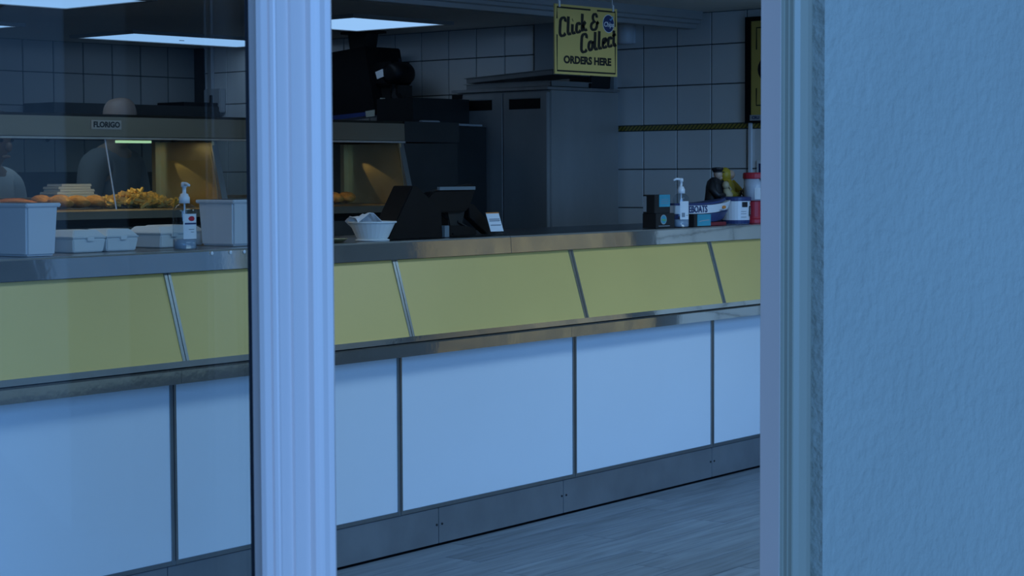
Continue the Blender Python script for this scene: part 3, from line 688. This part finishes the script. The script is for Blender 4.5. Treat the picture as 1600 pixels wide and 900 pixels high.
def bottle(label, cu, cv, rz, kind):
    t = thing('pump_bottle', label, 'bottle', on(cu, cv), DC+rz, 'hand gel pump bottles')
    MB().lathe([(0.030,0.0),(0.0335,0.004),(0.0335,0.118),(0.031,0.128),(0.022,0.137),(0.0145,0.141),(0.0145,0.147)], n=28, sx=1.12, sy=0.85).build('bottle_body', M_bottle, t, smooth=True)
    MB().lathe([(0.028,0.003),(0.0315,0.006),(0.0315,0.034)], n=24, sx=1.12, sy=0.85).build('gel', M_gel, t, smooth=True)
    p = MB().lathe([(0.0165,0.142),(0.0165,0.160),(0.0135,0.163),(0.012,0.170),(0.006,0.172),(0.006,0.190),(0.0095,0.191),(0.0095,0.203),(0.007,0.206)], n=18)
    if kind == 0: p.tube([(0,0,0.199),(0,-0.02,0.200),(0,-0.036,0.196)], [0.006,0.005,0.004], 8)
    else: p.tube([(0,0,0.201),(-0.025,0,0.203),(-0.042,0,0.197)], [0.006,0.005,0.004], 8)
    p.build('pump', M_pump, t, smooth=True); MB().tube([(0,0,0.01),(0,0,0.142)], 0.003, 8).build('dip_tube', M_pump, t)
    lb = MB(); n = 10
    a0, a1 = (-115, -40) if kind == 0 else (-130, -60)
    vs = []
    for i in range(n+1):
        a = math.radians(a0+(a1-a0)*i/n); vs += [(0.0345*1.12*math.cos(a), 0.0345*0.85*math.sin(a), 0.034), (0.0345*1.12*math.cos(a), 0.0345*0.85*math.sin(a), 0.110)]
    lb.add(vs, [(2*i, 2*i+2, 2*i+3, 2*i+1) for i in range(n)])
    L = lb.build('label', M_paper, t)
    def patch(name, m, b0, b1, z0, z1, ell=False):
        q = MB(); vs = []
        for i in range(9):
            s_ = i/8; a = math.radians(b0+(b1-b0)*s_); h = (z1-z0)/2; zc = (z0+z1)/2
            hh = h*math.sqrt(max(0.0, 1-(2*s_-1)**2)) if ell else h
            x, y = 0.0350*1.12*math.cos(a), 0.0350*0.85*math.sin(a); vs += [(x, y, zc-hh), (x, y, zc+hh)]
        q.add(vs, [(2*i, 2*i+2, 2*i+3, 2*i+1) for i in range(8)]); q.build(name, m, L)
    if kind == 0:
        patch('logo', M_red, -92, -56, 0.088, 0.103, True); patch('blue_band', M_blueink, -108, -44, 0.078, 0.083); patch('print_line', M_greyink, -90, -60, 0.062, 0.064); patch('print_line', M_greyink, -80, -62, 0.054, 0.056)
    else:
        patch('print_block', M_greyink, -118, -96, 0.044, 0.062); patch('print_line', M_greyink, -88, -64, 0.050, 0.052)
bottle('clear pump bottle of hand gel on the counter left of the mullion', 4.245, 4.385, -0.35, 0)
bottle('clear pump bottle of hand gel right of the black card boxes', 7.085, 4.375, -0.3, 1)

bw = thing('foam_bowl', 'white foam bowl holding crumpled paper left of the till', 'bowl', on(5.17, 4.43), DC)
MB().lathe([(0.058,0.0),(0.060,0.004),(0.050,0.008),(0.055,0.012),(0.078,0.060),(0.084,0.062),(0.084,0.067),(0.078,0.067),(0.052,0.016)], n=28).build('bowl', M_foam, bw, smooth=False)
pr = MB(); n = 9; vs = []
for j in range(n):
    for i in range(n):
        x = -0.075+0.12*i/(n-1); y = -0.05+0.10*j/(n-1)
        z = 0.063+0.030*math.sin(2.1*i/(n-1)*PI*0.6+0.4*j)*math.exp(-((x+0.02)/0.07)**2)+random.uniform(0, 0.008)
        vs.append((x, y, z))
pr.add(vs, [(j*n+i, j*n+i+1, (j+1)*n+i+1, (j+1)*n+i) for j in range(n-1) for i in range(n-1)])
o = pr.build('crumpled_napkin', M_paper); o.location = on(5.165, 4.43); o.rotation_euler = (0, 0, DC-0.4); sol = o.modifiers.new('s', 'SOLIDIFY'); sol.thickness = 0.0015
tag(o, 'crumpled white napkin lying in the foam bowl', 'napkin')
o = MB().lathe([(0.030,0.0),(0.045,0.010),(0.047,0.012),(0.043,0.011),(0.028,0.003)], n=20).build('metal_dish', M_gold, smooth=True); o.location = on(5.02, 4.47)
tag(o, 'small gold coloured dish next to the mullion', 'dish')

# till
pt = thing('till_terminal', 'black touchscreen till seen from its back and side', 'till', on(5.50, 4.56), DC)
# big screen seen end on, small rear display with a pale lip, leaning support on the right
MB().prism([(-0.236,0.0),(-0.098,0.187),(-0.073,0.184),(0.063,0.099),(0.070,0.0)], -0.12, -0.03, 'y').build('screen_casing', M_black, pt, bevel=0.003)
do = MB().prism([(0.030,0.118),(0.087,0.163),(0.139,0.171),(0.337,0.191),(0.341,0.165),(0.306,0.104),(0.282,0.088),(0.120,0.088)], -0.06, -0.02, 'y').build('rear_display', M_black, pt, bevel=0.004)
MB().box(0.114, 0.325, -0.072, -0.060, 0.169, 0.181).build('display_lip', M_screenlip, do)
MB().prism([(0.20,0.09),(0.30,0.09),(0.28,0.02),(0.22,0.02)], -0.04, 0.02, 'y').build('stand', M_blackmetal, pt)
MB().prism([(0.010,0.001),(0.30,0.001),(0.29,0.030),(0.20,0.040),(0.010,0.044)], -0.10, 0.06, 'y').build('base', M_black, pt, bevel=0.004)
MB().prism([(0.310,0.120),(0.347,0.113),(0.484,0.009),(0.470,0.001),(0.425,0.001),(0.316,0.066)], -0.05, -0.02, 'y').build('support', M_black, pt, bevel=0.002)
MB().tube([(0.18,0.0,0.10),(0.19,-0.05,0.06),(0.16,-0.08,0.03),(0.15,-0.10,0.008)], 0.005, 6).build('cable', M_black, pt)
MB().tube([(0.22,0.0,0.10),(0.26,-0.04,0.05),(0.33,-0.06,0.015)], 0.005, 6).build('cable', M_black, pt)
MB().box(0.075, 0.100, -0.125, -0.10, 0.001, 0.042).build('port_block', M_screenlip, pt)
ch_ = thing('card_stand', 'small clear acrylic stand with a printed card right of the till', 'card stand', on(5.88, 4.43), DC-0.1)
MB().prism([(0.0,0.0),(0.004,0.0),(0.034,0.085),(0.030,0.085)], -0.04, 0.04, 'x').build('acrylic_back', M_acrylic, ch_)
MB().box(-0.04, 0.04, -0.012, 0.05, 0.0, 0.004).build('foot', M_acrylic, ch_)
MB().prism([(0.0035,0.014),(0.0045,0.014),(0.0305,0.084),(0.0295,0.084)], -0.035, 0.035, 'x').build('card', M_paper, ch_, loc=(0, -0.0045, 0))
for z in (0.036, 0.052, 0.058):
    MB().box(-0.028, 0.028, z*0.353-0.0075, z*0.353-0.007, z, z+0.003).build('print_line', M_greyink, ch_)
MB().box(-0.035, 0.035, 0.0235, 0.0245, 0.078, 0.084).build('header', M_orange, ch_)

# black card boxes
def blackbox(label, cu, cv, z, w, d, h, rz):
    x, y, _ = cpos(cu, cv)
    t = thing('card_box', label, 'box', (x, y, z), DC+rz, 'black and teal card boxes')
    MB().box(-w/2, w/2, -d/2, d/2, 0, h).build('carton', M_blackcard, t, bevel=0.001)
    return t
b1 = blackbox('black card box with a round green emblem, lower of the stack', 6.965, 4.41, ZT, 0.125, 0.07, 0.062, -0.1)
MB().prism([(-0.012+0.020*math.cos(2*PI*q/20), 0.036+0.020*math.sin(2*PI*q/20)) for q in range(20)], -0.0365, -0.035, 'y').build('emblem', M_plain, b1)
MB().prism([(-0.012+0.017*math.cos(2*PI*q/20), 0.036+0.017*math.sin(2*PI*q/20)) for q in range(20)], -0.037, -0.0365, 'y').build('emblem_disc', M_teal, b1)
em = MB(); em.ribbon([(-0.026,0.033),(-0.018,0.037),(-0.010,0.031),(0.002,0.036)], 0.006, y=-0.0372); em.build('emblem_wave', mat('emblem_green', (0.18, 0.42, 0.14), 0.5), b1)
MB().box(-0.045, 0.03, -0.0358, -0.035, 0.008, 0.011).build('print_line', M_greyink, b1)
b2 = blackbox('black card box with a teal label, top of the stack', 6.95, 4.41, ZT+0.0625, 0.105, 0.06, 0.076, -0.1)
MB().box(-0.022, 0.050, -0.0315, -0.030, 0.026, 0.076).build('teal_label', M_teal, b2)
for z in (0.040, 0.048, 0.056): MB().box(-0.010, 0.040, -0.0322, -0.0315, z, z+0.002).build('print_line', M_greyink, b2)
MB().box(-0.0535, -0.0525, 0.012, 0.028, 0.006, 0.070).build('side_panel', M_plain, b2)
b3 = blackbox('small teal fronted card box below the toy lifeboat', 7.225, 4.385, ZT, 0.125, 0.06, 0.054, -0.05)
MB().box(-0.038, 0.062, -0.0315, -0.030, 0.004, 0.053).build('teal_label', M_teal, b3)
em = MB(); em.ribbon([(-0.025,0.022),(0.0,0.026),(0.05,0.028)], 0.003, y=-0.0316); em.build('print_line', M_plain, b3)

# lifeboat collecting box
bo = thing('lifeboat_box', 'model lifeboat collecting box, white over navy, lettered LIFEBOATS', 'collecting box', on(7.40, 4.475), DC-0.05)
def hull(z0, z1, f0, f1, L=0.49, Wd=0.10, n=16, sheer=0.0):
    a = MB(); vs = []
    for z, f in ((z0, f0), (z1, f1)):
        for sgn in (-1, 1):
            for i in range(n+1):
                s_ = i/n; x = -L/2 + s_*L*f
                wv = Wd/2*f*(1-max(0, (s_-0.55)/0.45)**2.2)*(0.85+0.15*min(1, s_*4))
                zz = z + (sheer*(2*s_-0.7)**2*(1 if s_ > 0.35 else 0.3))
                vs.append((x, sgn*wv, zz))
    m_ = n+1; fs = []
    for i in range(n):
        fs += [(i, i+1, 2*m_+i+1, 2*m_+i), (m_+i, 3*m_+i, 3*m_+i+1, m_+i+1), (i, m_+i, m_+i+1, i+1), (2*m_+i, 2*m_+i+1, 3*m_+i+1, 3*m_+i)]
    fs += [(0, 2*m_, 3*m_, m_)]
    return a.add(vs, fs)
hull(0.014, 0.052, 0.88, 0.96, sheer=0.008).build('navy_hull', M_navy, bo)
wh = hull(0.053, 0.088, 0.96, 1.0, sheer=0.012).build('white_topside', M_pump, bo)
MB().box(-0.20, 0.14, -0.045, 0.045, 0.0, 0.014).build('red_base', M_darkred, bo)
hull(0.089, 0.098, 0.93, 0.90, sheer=0.012).build('deck', M_navy, bo)
text_mb('LIFEBOATS', 0.040, 0.0008, sx=0.98).xf(T(-0.110, -0.0512, 0.071)).build('lettering', M_blueink, wh)
MB().prism([(0.125+0.012*math.cos(2*PI*q/14), 0.078+0.007*math.sin(2*PI*q/14)) for q in range(14)], -0.0470, -0.030, 'y').build('emblem', M_orange, wh)
text_mb('Lifeboats', 0.016, 0.0002).xf(T(0.115, -0.0478, 0.062)).build('small_lettering', M_blueink, wh)

# figurines
fm = thing('seaman_figurine', 'black coated seaman figurine in a peaked cap carrying a child', 'figurine', on(7.785, 4.63), DC)
MB().frustum(0.15, 0.10, 0.0, 0.14, 0.09, 0.075).build('plinth', M_navy, fm, bevel=0.004)
coat = MB().lathe([(0.052,0.075),(0.056,0.10),(0.050,0.14),(0.048,0.165),(0.040,0.190),(0.022,0.203),(0.014,0.208)], 0, 0, 18, sx=1.0, sy=0.75)
coat.tube([(-0.035,-0.01,0.188),(-0.052,-0.02,0.155),(-0.045,-0.04,0.125),(0.0,-0.052,0.125)], [0.018,0.019,0.016,0.012], 8)
coat.tube([(0.035,-0.01,0.186),(0.052,-0.025,0.16),(0.040,-0.045,0.14)], [0.017,0.018,0.012], 8)
coat.build('coat', M_blackcoat, fm, smooth=True)
hd = MB().ball((0.012, -0.012, 0.222), (0.019,0.020,0.023), 12, 9); hd.ball((0.030,-0.020,0.219), (0.005,0.005,0.005), 6, 4); hd.ball((0.02,-0.018,0.205), (0.012,0.012,0.009), 8, 6)
hd.build('head', M_figskin, fm, smooth=True)
MB().lathe([(0.021,0.230),(0.022,0.236),(0.028,0.244),(0.026,0.251),(0.010,0.253)], 0.010, -0.010, 16).prism([(0.018+0.024*math.cos(q*PI/8-1.3), -0.018+0.020*math.sin(q*PI/8-1.3)) for q in range(9)], 0.229, 0.233, 'z').build('cap', M_blackcoat, fm, smooth=False)
cd = MB().ball((0.012,-0.052,0.172), (0.017,0.017,0.019), 10, 8); cd.tube([(0.015,-0.05,0.158),(0.030,-0.055,0.125),(0.045,-0.05,0.095)], [0.012,0.022,0.016], 10); cd.tube([(0.02,-0.06,0.145),(0.045,-0.06,0.150),(0.035,-0.04,0.185)], [0.007,0.007,0.006], 6)
cd.build('child', mat('child_figure_paint', (0.50, 0.40, 0.24), 0.5, var=0.15, scale=30), fm, smooth=True)
fy = thing('oilskin_figurine', 'yellow hooded oilskin figurine behind the blue lidded bucket', 'figurine', on(7.94, 4.66), DC)
MB().frustum(0.10, 0.09, 0.0, 0.09, 0.08, 0.075).build('plinth', M_navy, fy, bevel=0.004)
ct = MB().lathe([(0.055,0.075),(0.060,0.10),(0.052,0.15),(0.046,0.175),(0.030,0.195),(0.020,0.203)], 0, 0, 18, sx=1.0, sy=0.8)
ct.tube([(-0.03,-0.01,0.185),(-0.045,-0.03,0.15),(-0.02,-0.055,0.125),(0.02,-0.06,0.13)], [0.018,0.020,0.016,0.012], 8); ct.tube([(0.03,-0.01,0.185),(0.05,-0.03,0.155),(0.05,-0.055,0.14)], [0.017,0.018,0.012], 8)
ct.build('oilskin', M_yelcoat, fy, smooth=True)
MB().lathe([(0.020,0.195),(0.028,0.205),(0.030,0.222),(0.024,0.240),(0.010,0.251),(0.002,0.253)], -0.002, 0.004, 16).build('hood', M_yelcoat, fy, smooth=True)
hd = MB().ball((0.016, -0.014, 0.219), (0.020,0.020,0.022), 12, 9); hd.ball((0.036,-0.022,0.217), 0.005, 6, 4); MB().ball((0.025,-0.062,0.135), (0.012,0.010,0.010), 8, 5).build('hand', M_figskin, fy, smooth=True)
hd.build('face', M_figskin, fy, smooth=True)
wl = MB()
for q in range(8):
    a = PI*q/4; wl.tube([(0.03,-0.075,0.118),(0.03+0.040*math.cos(a),-0.075,0.118+0.040*math.sin(a))], 0.003, 6)
wl.tube([(0.03+0.030*math.cos(2*PI*q/20),-0.075,0.118+0.030*math.sin(2*PI*q/20)) for q in range(21)], 0.004, 6)
wl.build('ships_wheel', mat('dark_wood', (0.05, 0.03, 0.02), 0.5), fy)

bk = thing('lidded_bucket', 'white labelled bucket with a navy lid behind the model lifeboat', 'bucket', on(7.733, 4.487), DC)
MB().lathe([(0.058,0.0),(0.060,0.016),(0.061,0.018),(0.064,0.100),(0.064,0.102)], n=28).build('pail', M_pump, bk, smooth=False)
MB().lathe([(0.0585,0.001),(0.0605,0.001),(0.0625,0.017),(0.0600,0.017)], n=28).build('base_band', M_navy, bk)
MB().lathe([(0.0645,0.103),(0.068,0.103),(0.068,0.118),(0.062,0.121),(0.02,0.121)], n=28).build('lid', M_navy, bk)
def wrap(parent, name, m, a0, a1, z0, z1, r):
    r *= 0.77 if parent is bk else 0.66
    q = MB(); vs = []
    for i in range(9):
        a = math.radians(a0+(a1-a0)*i/8); vs += [(r*math.cos(a), r*math.sin(a), z0), (r*math.cos(a), r*math.sin(a), z1)]
    q.add(vs, [(2*i, 2*i+2, 2*i+3, 2*i+1) for i in range(8)]); return q.build(name, m, parent)
wrap(bk, 'dark_label', M_blackcard, -125, -98, 0.075, 0.098, 0.0845); wrap(bk, 'dark_label', M_blackcard, -85, -50, 0.035, 0.080, 0.0845)
for z in (0.045, 0.053, 0.061, 0.069): wrap(bk, 'print_line', M_paper, -78, -55, z, z+0.002, 0.0850)
for z in (0.030, 0.045, 0.055): wrap(bk, 'print_line', M_greyink, -130, -105, z, z+0.002, 0.0845)
wrap(bk, 'gold_emblem', M_gold, -80, -74, 0.086, 0.097, 0.0845)
rd = thing('collecting_tin', 'tall red topped clear collecting tin beside the door jamb', 'collecting tin', on(7.905, 4.49), DC)
MB().lathe([(0.044,0.0),(0.044,0.016),(0.036,0.022),(0.033,0.030),(0.033,0.098),(0.047,0.102)], n=24).build('red_base', M_red, rd)
MB().lathe([(0.046,0.102),(0.048,0.150),(0.0495,0.202)], n=24).build('clear_drum', mat('milky_drum', (0.55, 0.60, 0.68), 0.3, var=0.08, scale=12), rd, smooth=True)
wrap(rd, 'paper_band', M_paper, -150, -40, 0.108, 0.160, 0.0755)
MB().lathe([(0.052,0.200),(0.0535,0.204),(0.0535,0.222),(0.050,0.228),(0.02,0.229)], n=24).build('red_lid', M_red, rd)
MB().box(0.052, 0.066, -0.02, 0.015, 0.0, 0.205).build('back_bracket', M_darkred, rd, bevel=0.003)
MB().tube([(-0.030,-0.046,0.202),(-0.008,-0.055,0.160),(0.020,-0.054,0.115),(0.032,-0.050,0.095),(0.028,-0.046,0.06),(0.034,-0.040,0.02)], 0.0028, 6).build('chain', M_black, rd)

# ------------------------------------------------------------------ people behind the range
def person(name, label, loc, rz, lean, coat, H, hair, headturn):
    t = thing(name, label, 'person', loc, rz)
    k = H/1.75
    J = {}; E = []; R = {}
    def j(n_, p, r, par=None):
        x, y, z = p
        if z > 0.95: # lean forward (towards -y) from the hips
            dz = z-0.95; y, z = y - dz*math.sin(lean), 0.95 + dz*math.cos(lean)
        J[n_] = Vector((x*k, y*k, z*k)); R[n_] = r if isinstance(r, tuple) else (r, r)
        if par: E.append((par, n_))
    j('pelvis', (0,0,0.95), (0.16,0.11)); j('waist', (0,0,1.08), (0.145,0.10), 'pelvis'); j('chest', (0,0,1.28), (0.165,0.115), 'waist'); j('neckbase', (0,0.0,1.44), (0.09,0.075), 'chest')
    j('neck', (0,-0.01,1.50), 0.056, 'neckbase'); j('jaw', (0,-0.035,1.555), (0.058,0.066), 'neck'); j('skull', (0,-0.02,1.625), (0.077,0.095), 'jaw'); j('brow', (0,-0.015,1.675), (0.078,0.096), 'skull'); j('crown', (0,-0.006,1.715), (0.066,0.080), 'brow'); j('top', (0,0.0,1.742), (0.036,0.044), 'crown')
    for s_, L in ((-1,'l'), (1,'r')):
        j('sh'+L, (s_*0.185,0,1.40), 0.066, 'neckbase'); j('el'+L, (s_*0.25,-0.05,1.13), 0.046, 'sh'+L); j('wr'+L, (s_*0.20,-0.27,1.06), 0.031, 'el'+L); j('pa'+L, (s_*0.19,-0.34,1.055), (0.038,0.020), 'wr'+L)
        for q, (ox, ln) in enumerate(((-0.030,0.075),(-0.010,0.085),(0.010,0.080),(0.030,0.062))):
            j('f%d%s' % (q, L), (s_*0.19+ox,-0.345-ln*0.55,1.052), 0.009, 'pa'+L); j('g%d%s' % (q, L), (s_*0.19+ox,-0.345-ln,1.03), 0.008, 'f%d%s' % (q, L))
        j('t0'+L, (s_*0.145,-0.335,1.05), 0.010, 'pa'+L); j('t1'+L, (s_*0.130,-0.365,1.04), 0.009, 't0'+L)
        j('hi'+L, (s_*0.09,0,0.90), 0.095, 'pelvis'); j('kn'+L, (s_*0.10,-0.01,0.50), 0.060, 'hi'+L); j('an'+L, (s_*0.10,0.02,0.09), 0.040, 'kn'+L); j('to'+L, (s_*0.11,-0.13,0.035), 0.036, 'an'+L)
    def skin(nm, keys, edges_, m, grow=0.0, root='pelvis', parent=t, sub=2):
        idx = {q: i for i, q in enumerate(keys)}
        me = bpy.data.meshes.new(nm); me.from_pydata([J[q] for q in keys], [(idx[a], idx[b]) for a, b in edges_ if a in idx and b in idx], [])
        o = link(nm, me, parent); me.materials.append(m)
        md = o.modifiers.new('skin', 'SKIN'); md.use_smooth_shade = True
        sv = me.skin_vertices[0].data
        for q, i in idx.items(): sv[i].radius = (R[q][0]*k+grow, R[q][1]*k+grow); sv[i].use_root = (q == root)
        sb_ = o.modifiers.new('sub', 'SUBSURF'); sb_.levels = sub; sb_.render_levels = sub
        return o
    keys = list(J)
    body = skin('body', keys, E, M_skin)
    # face: nose, eyes, ears sit on the head
    hs = J['skull']
    MB().ball((hs.x, hs.y-0.098*k, hs.z-0.030*k), (0.014,0.020,0.022), 8, 6).build('nose', M_skin, body, smooth=True)
    MB().ball((hs.x, hs.y-0.080*k, hs.z-0.075*k), (0.026,0.012,0.008), 8, 5).build('mouth', M_figskin, body, smooth=True)
    for s_ in (-1, 1):
        MB().ball((hs.x+s_*0.080*k, hs.y+0.015, hs.z-0.015*k), (0.010,0.020,0.033), 8, 6).build('ear', M_skin, body, smooth=True)
        MB().ball((hs.x+s_*0.032*k, hs.y-0.084*k, hs.z+0.004*k), 0.010, 8, 6).build('eye', M_hair, body, smooth=True)
    skin('coat', [q for q in keys if q in ('pelvis','waist','chest','neckbase') or q[:2] in ('sh','el','hi')], E, coat, 0.014)
    skin('trousers', [q for q in keys if q == 'pelvis' or q[:2] in ('hi','kn','an')], E, M_trouser, 0.012)
    if hair:
        MB().ball((J['crown'].x, J['crown'].y+0.02, J['crown'].z-0.01), (0.084*k,0.098*k,0.080*k), 16, 10).build('hair', M_hair, body, smooth=True)
    return t
person('person', 'bald person in a grey coat standing behind the range', (5.83, 7.80, 0), 0.35, 0.12, M_shirtgrey, 1.69, False, 0.3)
person('person', 'person in a white coat at the left edge behind the range glass', (5.05, 7.82, 0), 0.1, 0.38, M_shirtwhite, 1.62, True, 0.0)
